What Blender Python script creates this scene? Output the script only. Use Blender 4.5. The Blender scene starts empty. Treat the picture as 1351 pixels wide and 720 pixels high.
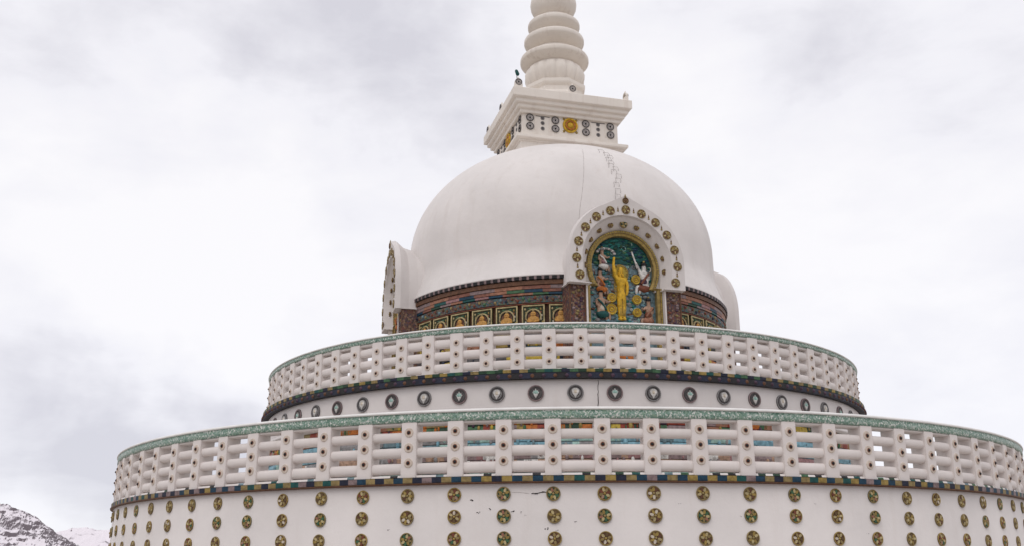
import bpy, bmesh, math, random
from mathutils import Vector, Matrix, noise
random.seed(7)
PI = math.pi
S = 1.3            # metres per working unit
H0 = 1.65 / 1.3    # eye height in working units: working z = 0 is the eye level
AX = 0.96819; DIST = 20.0

# ------------------------------------------------------------------ camera
sc = bpy.context.scene
cd = bpy.data.cameras.new('camera'); cam = bpy.data.objects.new('camera', cd)
sc.collection.objects.link(cam); sc.camera = cam
pitch, roll = 0.29263, 0.00438
cp, sp, cr, sr = math.cos(pitch), math.sin(pitch), math.cos(roll), math.sin(roll)
fwd = Vector((0, cp, sp)); up0 = Vector((0, -sp, cp)); rt0 = Vector((1, 0, 0))
rt = rt0 * cr - up0 * sr; up = rt0 * sr + up0 * cr
M = Matrix(((rt.x, up.x, -fwd.x), (rt.y, up.y, -fwd.y), (rt.z, up.z, -fwd.z))).to_4x4()
M.translation = Vector((-AX * S, -DIST * S, 1.65))
cam.matrix_world = M
cd.sensor_width = 36; cd.lens = 1279.4 / 1351 * 36
cd.clip_start = 0.1; cd.clip_end = 20000

# ------------------------------------------------------------------ world
w = bpy.data.worlds.new('World'); sc.world = w; w.use_nodes = True
nt = w.node_tree; N = nt.nodes; L = nt.links; N.clear()
SUN_EL, SUN_AZ = math.radians(56), math.radians(205)
def nd(tree, t, **kw):
    n = tree.nodes.new(t)
    for k, v in kw.items():
        if k.startswith('i_'): n.inputs[k[2:].replace('_', ' ')].default_value = v
        else: setattr(n, k, v)
    return n
def mathn(tree, op, a, b=None, c=None, clamp=False):
    n = tree.nodes.new('ShaderNodeMath'); n.operation = op; n.use_clamp = clamp
    for i, v in enumerate((a, b, c)):
        if v is None: continue
        if isinstance(v, (int, float)): n.inputs[i].default_value = v
        else: tree.links.new(v, n.inputs[i])
    return n.outputs[0]
sky = nd(nt, 'ShaderNodeTexSky', sky_type='NISHITA', sun_disc=False, sun_elevation=SUN_EL, sun_rotation=SUN_AZ, altitude=3500)
tc = nd(nt, 'ShaderNodeTexCoord')
def pixdir(px, py):
    u = (px - 675.5) / 1279.4; v = -(py - 360) / 1279.4
    return (fwd + rt * u + up * v).normalized()
# cloud layer: broad soft patches (directions in the sky) broken up by noise
mp = nd(nt, 'ShaderNodeMapping'); mp.inputs['Scale'].default_value = (1.0, 1.0, 2.2)
mp.inputs['Rotation'].default_value = (0, math.radians(-24), 0)
L.new(tc.outputs['Generated'], mp.inputs['Vector'])
nz = nd(nt, 'ShaderNodeTexNoise', i_Scale=3.2, i_Detail=7.0, i_Roughness=0.52, i_Distortion=0.5)
L.new(mp.outputs['Vector'], nz.inputs['Vector'])
nz2 = nd(nt, 'ShaderNodeTexNoise', i_Scale=7.5, i_Detail=8.0, i_Roughness=0.58, i_Distortion=0.3)
L.new(mp.outputs['Vector'], nz2.inputs['Vector'])
dens = mathn(nt, 'MULTIPLY', mathn(nt, 'SUBTRACT', nz.outputs['Fac'], 0.5), 1.7)
dens = mathn(nt, 'ADD', dens, mathn(nt, 'MULTIPLY', mathn(nt, 'SUBTRACT', nz2.outputs['Fac'], 0.5), 1.05))
nw = nd(nt, 'ShaderNodeTexNoise', i_Scale=4.0, i_Detail=5.0, i_Roughness=0.55); L.new(tc.outputs['Generated'], nw.inputs['Vector'])
wv = nd(nt, 'ShaderNodeVectorMath', operation='MULTIPLY_ADD'); L.new(nw.outputs['Color'], wv.inputs[0]); wv.inputs[1].default_value = (.34, .34, .34)
wo = nd(nt, 'ShaderNodeVectorMath', operation='SUBTRACT'); L.new(tc.outputs['Generated'], wo.inputs[0]); wo.inputs[1].default_value = (.17, .17, .17); L.new(wo.outputs[0], wv.inputs[2])
for (px, py, rad, amp) in [(330, 10, .16, .2), (470, 60, .13, .50), (610, 130, .11, .50), (930, -20, .2, .16), (60, -20, .2, .28), (220, 620, .13, .55),
                           (330, 600, .10, .34), (20, 520, .12, .15), (60, 600, .13, .42), (1290, 60, .2, .36), (1330, 480, .15, .2), (1100, 20, .15, .22),
                           (150, 330, .17, -.6), (60, 760, .09, -.4), (330, 370, .1, -.3), (1080, 330, .2, -.35), (420, 200, .15, -.25), (900, 90, .12, -.15)]:
    d = pixdir(px, py)
    vm = nd(nt, 'ShaderNodeVectorMath', operation='DISTANCE'); L.new(wv.outputs[0], vm.inputs[0]); vm.inputs[1].default_value = d
    mr = nd(nt, 'ShaderNodeMapRange', interpolation_type='SMOOTHERSTEP')
    L.new(vm.outputs['Value'], mr.inputs['Value'])
    mr.inputs['From Min'].default_value = 0; mr.inputs['From Max'].default_value = rad * 1.6
    mr.inputs['To Min'].default_value = amp; mr.inputs['To Max'].default_value = 0
    dens = mathn(nt, 'ADD', dens, mr.outputs['Result'])
cr_ = nd(nt, 'ShaderNodeValToRGB')
e = cr_.color_ramp.elements
e[0].position = 0.0; e[0].color = (1.0, .985, 1.005, 1)
e[1].position = 1.0; e[1].color = (.70, .69, .75, 1)
m_ = cr_.color_ramp.elements.new(.45); m_.color = (.92, .91, .955, 1)
L.new(mathn(nt, 'ADD', mathn(nt, 'MULTIPLY', dens, .9), .30), cr_.inputs['Fac'])
skys = nd(nt, 'ShaderNodeVectorMath', operation='SCALE'); L.new(sky.outputs['Color'], skys.inputs[0]); skys.inputs['Scale'].default_value = 0.10
mixs = nd(nt, 'ShaderNodeMix', data_type='RGBA'); mixs.inputs['Factor'].default_value = 0.92
L.new(skys.outputs['Vector'], mixs.inputs['A']); L.new(cr_.outputs['Color'], mixs.inputs['B'])
bg = nd(nt, 'ShaderNodeBackground'); bg.inputs['Strength'].default_value = 1.0
L.new(mixs.outputs['Result'], bg.inputs['Color'])
ow = nd(nt, 'ShaderNodeOutputWorld'); L.new(bg.outputs[0], ow.inputs['Surface'])

sl = bpy.data.lights.new('sun', 'SUN'); sl.energy = 0.6; sl.angle = math.radians(35); sl.color = (1, .93, .85)
so = bpy.data.objects.new('sun', sl); sc.collection.objects.link(so)
sd = Vector((math.sin(SUN_AZ) * math.cos(SUN_EL), math.cos(SUN_AZ) * math.cos(SUN_EL), math.sin(SUN_EL)))
so.rotation_euler = sd.to_track_quat('Z', 'Y').to_euler(); so.location = (0, 0, 60)
sc.view_settings.view_transform = 'Standard'; sc.view_settings.look = 'None'
sc.view_settings.exposure = 0.06; sc.view_settings.gamma = 1; sc.view_settings.use_curve_mapping = False

# ------------------------------------------------------------------ materials
def mat(name, col, rough=.7, var=.12, scale=6, bump=.0, col2=None, hue=None, bscale=None, dist=.01):
    m = bpy.data.materials.new(name); m.use_nodes = True; t = m.node_tree
    b = t.nodes['Principled BSDF']; b.inputs['Roughness'].default_value = rough
    b.inputs['Specular IOR Level'].default_value = .3
    co = nd(t, 'ShaderNodeTexCoord'); n = nd(t, 'ShaderNodeTexNoise', i_Scale=scale, i_Detail=6.0, i_Roughness=.6)
    t.links.new(co.outputs['Object'], n.inputs['Vector'])
    r = nd(t, 'ShaderNodeValToRGB'); e = r.color_ramp.elements
    c2 = col2 or tuple(c * (1 - var * 2) for c in col)
    e[0].position = .33; e[0].color = (*c2, 1); e[1].position = .62; e[1].color = (*[min(1, c * (1 + var * .4)) for c in col], 1)
    t.links.new(n.outputs['Fac'], r.inputs['Fac']); t.links.new(r.outputs['Color'], b.inputs['Base Color'])
    if bump:
        n2 = nd(t, 'ShaderNodeTexNoise', i_Scale=bscale or scale * 4, i_Detail=5.0)
        t.links.new(co.outputs['Object'], n2.inputs['Vector'])
        bp = nd(t, 'ShaderNodeBump', i_Strength=bump, i_Distance=dist); t.links.new(n2.outputs['Fac'], bp.inputs['Height'])
        t.links.new(bp.outputs['Normal'], b.inputs['Normal'])
    return m
def white_paint(name, col=(.74, .70, .685), stain=.5, streak=True, stain_col=(.50, .42, .36)):
    m = bpy.data.materials.new(name); m.use_nodes = True; t = m.node_tree; lk = t.links.new
    b = t.nodes['Principled BSDF']; b.inputs['Roughness'].default_value = .72; b.inputs['Specular IOR Level'].default_value = .25
    co = nd(t, 'ShaderNodeTexCoord')
    n = nd(t, 'ShaderNodeTexNoise', i_Scale=.55, i_Detail=8.0, i_Roughness=.62); lk(co.outputs['Object'], n.inputs['Vector'])
    mx = nd(t, 'ShaderNodeMix', data_type='RGBA'); mx.inputs['A'].default_value = (*[c * .86 for c in col], 1); mx.inputs['B'].default_value = (*[min(1, c * 1.05) for c in col], 1)
    lk(mathn(t, 'MULTIPLY_ADD', n.outputs['Fac'], 2.2, -.6, True), mx.inputs['Factor'])
    out = mx.outputs['Result']
    # soft vertical rain streaks
    mp = nd(t, 'ShaderNodeMapping'); mp.inputs['Scale'].default_value = (1.6, 1.6, .14); lk(co.outputs['Object'], mp.inputs['Vector'])
    s = nd(t, 'ShaderNodeTexNoise', i_Scale=2.6, i_Detail=7.0, i_Roughness=.65); lk(mp.outputs['Vector'], s.inputs['Vector'])
    m2 = nd(t, 'ShaderNodeMix', data_type='RGBA'); lk(out, m2.inputs['A']); m2.inputs['B'].default_value = (*stain_col, 1)
    lk(mathn(t, 'MULTIPLY', mathn(t, 'MULTIPLY_ADD', s.outputs['Fac'], 4.0, -2.15, True), stain * .35), m2.inputs['Factor'])
    # small chips and specks
    v = nd(t, 'ShaderNodeTexNoise', i_Scale=5.5, i_Detail=9.0, i_Roughness=.72); lk(co.outputs['Object'], v.inputs['Vector'])
    m3 = nd(t, 'ShaderNodeMix', data_type='RGBA'); lk(m2.outputs['Result'], m3.inputs['A']); m3.inputs['B'].default_value = (.25, .21, .19, 1)
    lk(mathn(t, 'MULTIPLY', mathn(t, 'MULTIPLY_ADD', v.outputs['Fac'], 22.0, -15.8, True), .65), m3.inputs['Factor'])
    lk(m3.outputs['Result'], b.inputs['Base Color'])
    n2 = nd(t, 'ShaderNodeTexNoise', i_Scale=3.0, i_Detail=10.0, i_Roughness=.6); lk(co.outputs['Object'], n2.inputs['Vector'])
    bp = nd(t, 'ShaderNodeBump', i_Strength=.35, i_Distance=.03); lk(n2.outputs['Fac'], bp.inputs['Height']); lk(bp.outputs['Normal'], b.inputs['Normal'])
    return m
def mosaic(name, cols, scale=28, pos=None, rough=.45):
    m = bpy.data.materials.new(name); m.use_nodes = True; t = m.node_tree; lk = t.links.new
    b = t.nodes['Principled BSDF']; b.inputs['Roughness'].default_value = rough
    co = nd(t, 'ShaderNodeTexCoord'); v = nd(t, 'ShaderNodeTexVoronoi', i_Scale=float(scale)); lk(co.outputs['Object'], v.inputs['Vector'])
    r = nd(t, 'ShaderNodeValToRGB'); r.color_ramp.interpolation = 'CONSTANT'; e = r.color_ramp.elements
    while len(e) < len(cols): e.new(.5)
    for i, c in enumerate(cols):
        e[i].position = i / len(cols) if pos is None else pos[i]; e[i].color = (*c, 1)
    sx = nd(t, 'ShaderNodeSeparateColor'); lk(v.outputs['Color'], sx.inputs[0]); lk(sx.outputs[0], r.inputs['Fac'])
    lk(r.outputs['Color'], b.inputs['Base Color'])
    bp = nd(t, 'ShaderNodeBump', i_Strength=.5, i_Distance=.01); lk(v.outputs['Distance'], bp.inputs['Height']); lk(bp.outputs['Normal'], b.inputs['Normal'])
    return m
W = white_paint('white_paint', (.71, .668, .648))
WD = white_paint('dome_whitewash', (.768, .73, .71), stain=.6)
WB = white_paint('balustrade_paint', (.76, .705, .68), stain=.6)
WST = white_paint('stained_spire_paint', (.80, .74, .67), stain=1.5, stain_col=(.30, .19, .14))
WS = white_paint('spire_paint', (.82, .765, .70), stain=.9, stain_col=(.36, .24, .18))
RIMW = mat('coping_white', (.80, .79, .77), .6, .06, 3, .3)
GREEN = mosaic('green_mosaic', [(.10, .19, .145), (.17, .27, .22), (.27, .37, .32), (.58, .60, .56), (.14, .24, .19), (.35, .42, .37), (.20, .30, .22)], 46)
DARKM = mosaic('dark_floral_mosaic', [(.05, .045, .06), (.09, .035, .03), (.04, .09, .10), (.15, .11, .07), (.07, .10, .05)], 26, rough=.6)
PILM = mosaic('brown_carved_mosaic', [(.05, .025, .02), (.11, .05, .03), (.20, .12, .07), (.07, .04, .05), (.14, .04, .03)], 26, rough=.6)
K = {}
for nme, c in dict(gold=(.34, .24, .07), oldgold=(.29, .215, .09), palegold=(.47, .385, .20), bronze=(.15, .095, .04), brown=(.14, .065, .035), redbrown=(.20, .065, .035), darkgreen=(.025, .060, .035),
                   green=(.06, .14, .07), teal=(.012, .085, .08), blue=(.012, .05, .09), navy=(.018, .022, .045), black=(.02, .018, .02), grey=(.25, .24, .24),
                   darkgrey=(.10, .09, .09), pink=(.32, .17, .17), salmon=(.34, .16, .10), orange=(.48, .15, .03), red=(.28, .05, .03), purple=(.075, .04, .065),
                   cream=(.62, .55, .45), skin=(.42, .27, .19), white=(.66, .64, .61), bluegrey=(.16, .24, .27), sky=(.20, .38, .46), yellow=(.52, .38, .06),
                   richgold=(.66, .40, .03), paleteal=(.33, .50, .45), mauve=(.26, .19, .19), brick=(.24, .10, .07), turq=(.02, .16, .14), olive=(.035, .045, .02), icongold=(.56, .30, .08)).items():
    K[nme] = mat('paint_' + nme, c, .55, .22, 14, .25)
K['knobcream'] = mat('knob_cream', (.64, .55, .47), .6, .12, 20)
K['crack'] = mat('dark_crack', (.05, .04, .04), .9)
K['linecrack'] = mat('faint_crack', (.42, .38, .36), .9, .2)

# ------------------------------------------------------------------ mesh builder (working units, origin on the stupa axis)
class MB:
    def __init__(s): s.v = []; s.f = []; s.m = []; s.mats = []; s.smooth = []
    def mi(s, m):
        if m not in s.mats: s.mats.append(m)
        return s.mats.index(m)
    def add(s, vs, fs, m, smooth=False):
        b = len(s.v); s.v += [tuple(v) for v in vs]; k = s.mi(m)
        for f in fs: s.f.append(tuple(b + i for i in f)); s.m.append(k); s.smooth.append(smooth)
    def lathe(s, prof, m, th0=0., th1=2 * PI, n=96, smooth=True, cx=0., cy=0., mats=None, closed=False):
        full = abs(th1 - th0 - 2 * PI) < 1e-6; cols = n if full else n + 1; P = len(prof); vs = []
        for j in range(cols):
            t = th0 + (th1 - th0) * j / n
            for (r, z) in prof: vs.append((cx + r * math.sin(t), cy - r * math.cos(t), z))
        segs = list(range(P if closed else P - 1))
        for j in range(n):
            a, b = j * P, ((j + 1) % cols) * P
            for i in segs:
                i2 = (i + 1) % P
                mm = m if mats is None else mats(j, i)
                s.add_face_idx(len(s.v) if j == 0 and i == 0 else None, 0) if False else None
        base = len(s.v); s.v += vs
        for j in range(n):
            a, b = j * P, ((j + 1) % cols) * P
            for i in segs:
                i2 = (i + 1) % P
                mm = m if mats is None else mats(j, i)
                s.f.append((base + a + i, base + b + i, base + b + i2, base + a + i2)); s.m.append(s.mi(mm)); s.smooth.append(smooth)
        if closed and not full:
            for o in (0, n * P):
                s.f.append(tuple(base + o + i for i in range(P))); s.m.append(s.mi(m)); s.smooth.append(False)
    def prism(s, pts, y0, y1, m, smooth=False, mcap=None):   # outline in (x,z), extruded from y0 (front) to y1
        n = len(pts); vs = [(x, y0, z) for x, z in pts] + [(x, y1, z) for x, z in pts]
        s.add(vs, [(i, (i + 1) % n, n + (i + 1) % n, n + i) for i in range(n)], m, smooth)
        s.add(vs, [tuple(range(n)), tuple(range(2 * n - 1, n - 1, -1))], mcap or m)
    def box(s, x0, x1, y0, y1, z0, z1, m, bev=0.):
        if bev:
            pts = [(x0 + bev, z0), (x1 - bev, z0), (x1, z0 + bev), (x1, z1 - bev), (x1 - bev, z1), (x0 + bev, z1), (x0, z1 - bev), (x0, z0 + bev)]
            s.prism(pts, y0, y1, m)
        else: s.prism([(x0, z0), (x1, z0), (x1, z1), (x0, z1)], y0, y1, m)
    def disc(s, r, y0, y1, m, cx=0, cz=0, n=20, r0=None, r1=None):  # solid disc facing -Y; r at front
        r1 = r if r1 is None else r1
        vs = [(cx + r * math.cos(2 * PI * i / n), y0, cz + r * math.sin(2 * PI * i / n)) for i in range(n)] + [(cx + r1 * math.cos(2 * PI * i / n), y1, cz + r1 * math.sin(2 * PI * i / n)) for i in range(n)]
        s.add(vs, [(i, (i + 1) % n, n + (i + 1) % n, n + i) for i in range(n)], m)
        s.add(vs, [tuple(range(n))], m)
    def ring(s, R, t, y, m, cx=0, cz=0, n=24, k=6, sy=1., a0=0., a1=2 * PI):
        full = abs(a1 - a0 - 2 * PI) < 1e-6; c = n if full else n + 1; vs = []
        for i in range(c):
            a = a0 + (a1 - a0) * i / n
            for j in range(k):
                b = 2 * PI * j / k; rr = R + t * math.cos(b)
                vs.append((cx + rr * math.cos(a), y + t * sy * math.sin(b), cz + rr * math.sin(a)))
        s.add(vs, [(i * k + j, ((i + 1) % c) * k + j, ((i + 1) % c) * k + (j + 1) % k, i * k + (j + 1) % k) for i in range(n) for j in range(k)], m, True)
    def blob(s, c, r, m, n=10, k=7):
        vs = []
        for i in range(k + 1):
            a = PI * i / k
            for j in range(n):
                b = 2 * PI * j / n
                vs.append((c[0] + r[0] * math.sin(a) * math.cos(b), c[1] + r[1] * math.sin(a) * math.sin(b), c[2] + r[2] * math.cos(a)))
        s.add(vs, [(i * n + j, i * n + (j + 1) % n, (i + 1) * n + (j + 1) % n, (i + 1) * n + j) for i in range(k) for j in range(n)], m, True)
    def tube(s, pts, r, m, k=6):
        pts = [Vector(p) for p in pts]; vs = []
        for i, p in enumerate(pts):
            d = (pts[min(i + 1, len(pts) - 1)] - pts[max(i - 1, 0)]).normalized()
            a = d.orthogonal().normalized(); 
            if i and prev.dot(d) < .999: a = (prev_a - d * prev_a.dot(d)).normalized()
            elif i: a = (prev_a - d * prev_a.dot(d)).normalized()
            prev, prev_a = d, a
            b = d.cross(a); rr = r[i] if isinstance(r, (list, tuple)) else r
            for j in range(k): vs.append(tuple(p + (a * math.cos(2 * PI * j / k) + b * math.sin(2 * PI * j / k)) * rr))
        n = len(pts)
        s.add(vs, [(i * k + j, i * k + (j + 1) % k, (i + 1) * k + (j + 1) % k, (i + 1) * k + j) for i in range(n - 1) for j in range(k)], m, True)
        s.add(vs, [tuple(range(k)), tuple(range((n - 1) * k, n * k))], m)
    def mesh(s, name, z0=True, raw=False):
        me = bpy.data.meshes.new(name)
        off = H0 if z0 else 0
        q = 1. if raw else S
        me.from_pydata([(x * q, y * q, (z + off) * q) for x, y, z in s.v], [], s.f)
        for m in s.mats: me.materials.append(m)
        for p, k, sm in zip(me.polygons, s.m, s.smooth): p.material_index = k; p.use_smooth = sm
        bm = bmesh.new(); bm.from_mesh(me); bmesh.ops.recalc_face_normals(bm, faces=bm.faces); bm.to_mesh(me); bm.free()
        return me
def link(name, me, parent=None, **props):
    o = bpy.data.objects.new(name, me); sc.collection.objects.link(o)
    if parent is not None: o.parent = parent
    for k, v in props.items(): o[k] = v
    return o
def thing(name, label, cat, group=None, loc=(0, 0, 0)):
    o = bpy.data.objects.new(name, None); sc.collection.objects.link(o); o.location = loc
    o['label'] = label; o['category'] = cat
    if group: o['group'] = group
    return o
def put(name, me, parent, R, th, z, kind=None, rot=None):   # a locally built mesh (facing -Y, origin at its middle) placed on a ring
    o = link(name, me, parent)
    o.location = (R * S * math.sin(th), -R * S * math.cos(th), (z + H0) * S); o.rotation_euler = (0, 0, th if rot is None else rot)
    if kind: o['kind'] = kind
    return o

# ------------------------------------------------------------------ ground, mountains
b = MB()
GR = mat('dry_sandy_ground', (.34, .29, .24), .9, .2, .6, .5, bscale=8)
PAV = mat('stone_paving', (.44, .40, .36), .8, .15, 1.2, .4)
zg = -H0
TERR = mat('pale_terrace_paving', (.60, .56, .52), .75, .1, 1.5, .3)
b.lathe([(0.01, zg), (60, zg), (300, zg - .5), (1000, zg - 8), (9000, zg - 60)], GR, n=96)
link('ground', b.mesh('ground'), kind='structure')
b = MB(); b.lathe([(8.0, zg + .004), (17.2, zg + .004), (17.2, zg - .2)], PAV, n=128, smooth=False)
link('paved_terrace', b.mesh('paved_terrace'), kind='structure')

def snow_rock(off=-8.15):
    m = bpy.data.materials.new('snowy_rock'); m.use_nodes = True; t = m.node_tree; lk = t.links.new
    p = t.nodes['Principled BSDF']; p.inputs['Roughness'].default_value = .85
    g = nd(t, 'ShaderNodeNewGeometry'); sx = nd(t, 'ShaderNodeSeparateXYZ'); lk(g.outputs['Normal'], sx.inputs[0])
    co = nd(t, 'ShaderNodeTexCoord')
    n = nd(t, 'ShaderNodeTexNoise', i_Scale=.02, i_Detail=10.0, i_Roughness=.68); lk(co.outputs['Object'], n.inputs['Vector'])
    f = mathn(t, 'ADD', mathn(t, 'MULTIPLY', sx.outputs['Z'], .9), n.outputs['Fac'])
    f = mathn(t, 'MULTIPLY_ADD', f, 9.0, off * 9 / 7 - .15, True)
    mx = nd(t, 'ShaderNodeMix', data_type='RGBA'); mx.inputs['A'].default_value = (.14, .115, .13, 1); mx.inputs['B'].default_value = (.78, .73, .77, 1)
    lk(f, mx.inputs['Factor']); lk(mx.outputs['Result'], p.inputs['Base Color'])
    return m
SR = snow_rock(); SF = snow_rock(-8.1)
def lerp_tab(tab, a):
    for (a0, v0), (a1, v1) in zip(tab, tab[1:]):
        if a0 <= a <= a1: return v0 + (v1 - v0) * (a - a0) / (a1 - a0)
    return tab[0][1] if a < tab[0][0] else tab[-1][1]
def mountain(name, rad, tab, depth, seed, a0, a1, na, nr=40):
    b = MB(); vs = []
    for i in range(na + 1):
        az = a0 + (a1 - a0) * i / na; A = math.radians(az); top = lerp_tab(tab, az)
        for j in range(nr + 1):
            t = j / nr; R = rad - depth * .5 + depth * t
            x, y = R * math.sin(A) , R * math.cos(A)
            ridge = 1 - abs(t - .5) * 2
            hr = rad * math.tan(math.radians(top))
            q = Vector((x / (rad * .09), y / (rad * .09), seed)); rn = 0; am = 1
            for o in range(8): rn += am * (1 - abs(noise.noise(q)) * 2.4); q = q * 2.03; am *= .60
            rn = (rn / 2.3 - .25)
            h = hr * (ridge ** 1.1) + rn * rad * math.tan(math.radians(3)) * .26 * (ridge ** .5)
            if 0 < j < nr: h += noise.noise(Vector((x / 18, y / 18, seed))) * 4
            vs.append((x - AX * S, y - DIST * S, h - (10 if j in (0, nr) else 0)))
    m = nr + 1
    b.add(vs, [(i * m + j, (i + 1) * m + j, (i + 1) * m + j + 1, i * m + j + 1) for i in range(na) for j in range(nr)], SR if rad < 2000 else SF, False)
    link(name, b.mesh(name, False, True), kind='structure')
mountain('mountain_slope', 1500, [(-60, 7), (-45, 6), (-34, 5), (-30, 3.8), (-27.3, 3.0), (-26.2, 2.65), (-25.2, 2.15), (-24.35, 1.55), (-23.5, .9), (-22, .2)], 800, 3.1, -60, -21.5, 620, 150)
mountain('far_mountains', 3600, [(-180, 5), (-150, 7), (-120, 6), (-90, 5), (-60, 5), (-35, 3), (-24.5, 1.6), (-23.5, 1.8), (-22.8, 1.9), (-21.9, 1.95), (-15, 2.2), (0, 3), (20, 3.3), (60, 5), (120, 6), (180, 5)], 2200, 8.7, -180, 180, 1500, 26)

# ------------------------------------------------------------------ the stupa
st = thing('stupa', 'huge white domed stupa with painted niches, square top block and ringed spire', 'stupa')
FA = .30     # bearing of the front niche
def ths(ph, d, kmin, kmax, total):
    vis = [ph + d * k for k in range(kmin, kmax + 1)]
    gap = 2 * PI - (vis[-1] - vis[0]); n = total - len(vis); rest = [vis[-1] + gap * (i + 1) / (n + 1) for i in range(n)]
    return vis, rest

# lower wall and floors
b = MB(); b.lathe([(8.40, zg - .1), (8.40, zg + .12), (8.348, zg + .14), (8.345, .93), (8.30, .97)], W, n=256)
lw = link('lower_wall', b.mesh('lower_wall'), st)
b = MB(); b.lathe([(8.30, .97), (8.30, 1.022), (5.7, 1.03)], TERR, n=160, smooth=False); link('terrace_floor', b.mesh('terrace_floor'), st)
b = MB(); b.lathe([(5.86, 2.76), (5.86, 2.782), (3.1, 2.79)], TERR, n=160, smooth=False); link('terrace_floor', b.mesh('terrace_floor'), st)

def wheel_medallion(name, r, pal, depth=.022, petals=8, ringmat=None):
    b = MB(); b.disc(r * .97, -depth * .35, .01, pal[0], n=24, r1=r * 1.0)
    b.ring(r * .93, r * .09, -depth * .4, ringmat or pal[1], n=24)
    for i in range(petals):
        a = 2 * PI * i / petals + .15; c, s_ = math.cos(a), math.sin(a)
        rr = r * .54; col = pal[2 + i % (len(pal) - 2)]
        pts = []
        for j in range(8):
            q = 2 * PI * j / 8; u = rr + r * .30 * math.cos(q); v = r * .20 * math.sin(q)
            pts.append((u * c - v * s_, u * s_ + v * c))
        b.prism(pts, -depth * .75, -depth * .2, col)
    b.blob((0, -depth * .6, 0), (r * .19, depth * .7, r * .19), pal[1], 8, 5)
    return b.mesh(name, False)
WH = [wheel_medallion('flower_medallion', .083, [K['bronze'], K['oldgold'], K['palegold'], K['gold'], K['bronze'], K['palegold'], K['gold']]),
      wheel_medallion('flower_medallion', .083, [K['darkgreen'], K['oldgold'], K['palegold'], K['green'], K['gold'], K['oldgold'], K['salmon']]),
      wheel_medallion('flower_medallion', .083, [K['brown'], K['gold'], K['palegold'], K['redbrown'], K['oldgold'], K['skin'], K['green']]),
      wheel_medallion('flower_medallion', .083, [K['bronze'], K['oldgold'], K['gold'], K['palegold'], K['brown'], K['oldgold'], K['palegold']]),
      wheel_medallion('flower_medallion', .081, [K['brown'], K['gold'], K['palegold'], K['oldgold'], K['bronze'], K['palegold'], K['oldgold'], K['cream']], petals=6),
      wheel_medallion('flower_medallion', .085, [K['brown'], K['oldgold'], K['gold'], K['cream'], K['oldgold'], K['palegold'], K['brown'], K['gold']], petals=8)]
ph1, d1 = -.05863, .07088
vis, rest = ths(ph1, d1, -16, 16, 89)
zs = [.8086, .5534, .2982, .043]
cnt = 0
for k, t in zip(range(-16, 17), vis):
    for q, z in enumerate(zs[:3]):
        o = put('flower_medallion', random.choice(WH), lw, 8.348, t + random.uniform(-.0007, .0007), z + random.uniform(-.005, .005))
        o.rotation_euler = (0, random.uniform(-3, 3), t); cnt += 1
b = MB()
for q, z in enumerate(zs):
    for t in (rest if q < 3 else vis + rest):
        me = WH[0]; Rm = Matrix.Rotation(t, 3, 'Z')
        base = len(b.v); loc = Vector((8.348 * math.sin(t), -8.348 * math.cos(t), z))
        for v in me.vertices:
            p = Rm @ (v.co / S) + loc; b.v.append(tuple(p))
        for p in me.polygons:
            b.f.append(tuple(base + i for i in p.vertices)); b.m.append(b.mi(me.materials[p.material_index])); b.smooth.append(p.use_smooth)
link('flower_medallion', b.mesh('flower_medallion'), lw, kind='stuff')
# cracks on the lower wall
def crack(name, pts, R, width, m, parent, prof=None, dx=0):
    b = MB(); out = []
    pp = []
    for (t0, z0), (t1, z1) in zip(pts, pts[1:]):
        for i in range(6):
            f = i / 6; pp.append((t0 + (t1 - t0) * f + random.uniform(-1, 1) * (.0004 if dx else .0012), z0 + (z1 - z0) * f + random.uniform(-1, 1) * .004))
    pp.append(pts[-1])
    V3 = []
    for t, z in pp:
        r = (prof(z) if prof else R) + .001
        V3.append((dx + r * math.sin(t), -r * math.cos(t), z))
    b.tube(V3, [width * random.uniform(.6, 1.5) if 0 < i < len(V3) - 1 else width * .3 for i in range(len(V3))], m, 5)
    return link(name, b.mesh(name), parent)
crack('crack', [(-.0915, .813), (-.082, .812), (-.078, .824), (-.066, .828)], 8.346, .0055, K['crack'], lw)
crack('crack', [(-.118, .833), (-.093, .815)], 8.346, .0015, K['linecrack'], lw)

# shallow chips in the plaster
chips = MB()
for (t, z, w_) in [(-.176, .745, .030), (-.150, .64, .022), (-.165, .60, .028), (-.117, .61, .03), (-.104, .60, .016), (-.10, .57, .010), (-.03, .49, .02), (-.07, .41, .03), (-.055, .395, .014), (.21, .55, .012), (.33, .7, .01), (-.30, .42, .018), (.42, .36, .014), (.12, .69, .010)]:
    for q in range(3):
        tt = t + random.uniform(-.0025, .0025); zz = z + random.uniform(-.008, .008)
        chips.blob((8.3465 * math.sin(tt), -8.3465 * math.cos(tt), zz), (w_ * random.uniform(.2, .5), .003, w_ * random.uniform(.1, .25)), K['crack'], 6, 4)
link('plaster_chips', chips.mesh('plaster_chips'), lw, kind='stuff')
# band under the lower balustrade
def band(name, R0, R1, z0, z1, n, cols, parent, lip=None):
    b = MB(); seq = [random.choice(cols[i % 2]) for i in range(n)]
    b.lathe([(R0 - .06, z0), (R1, z0 + .004), (R1 + .004, z1 - .006), (R0 - .06, z1)], K['blue'], n=n, smooth=False, mats=lambda j, i: seq[j])
    return link(name, b.mesh(name), parent)
band('mosaic_band', 8.36, 8.385, .951, 1.022, 430, [[K['blue'], K['blue'], K['teal'], K['navy']], [K['oldgold'], K['mauve'], K['gold'], K['oldgold']]], st)
b = MB(); b.lathe([(8.33, .93), (8.40, .937), (8.402, .949), (8.33, .951)], K['brown'], n=256); link('band_moulding', b.mesh('band_moulding'), st)

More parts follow.
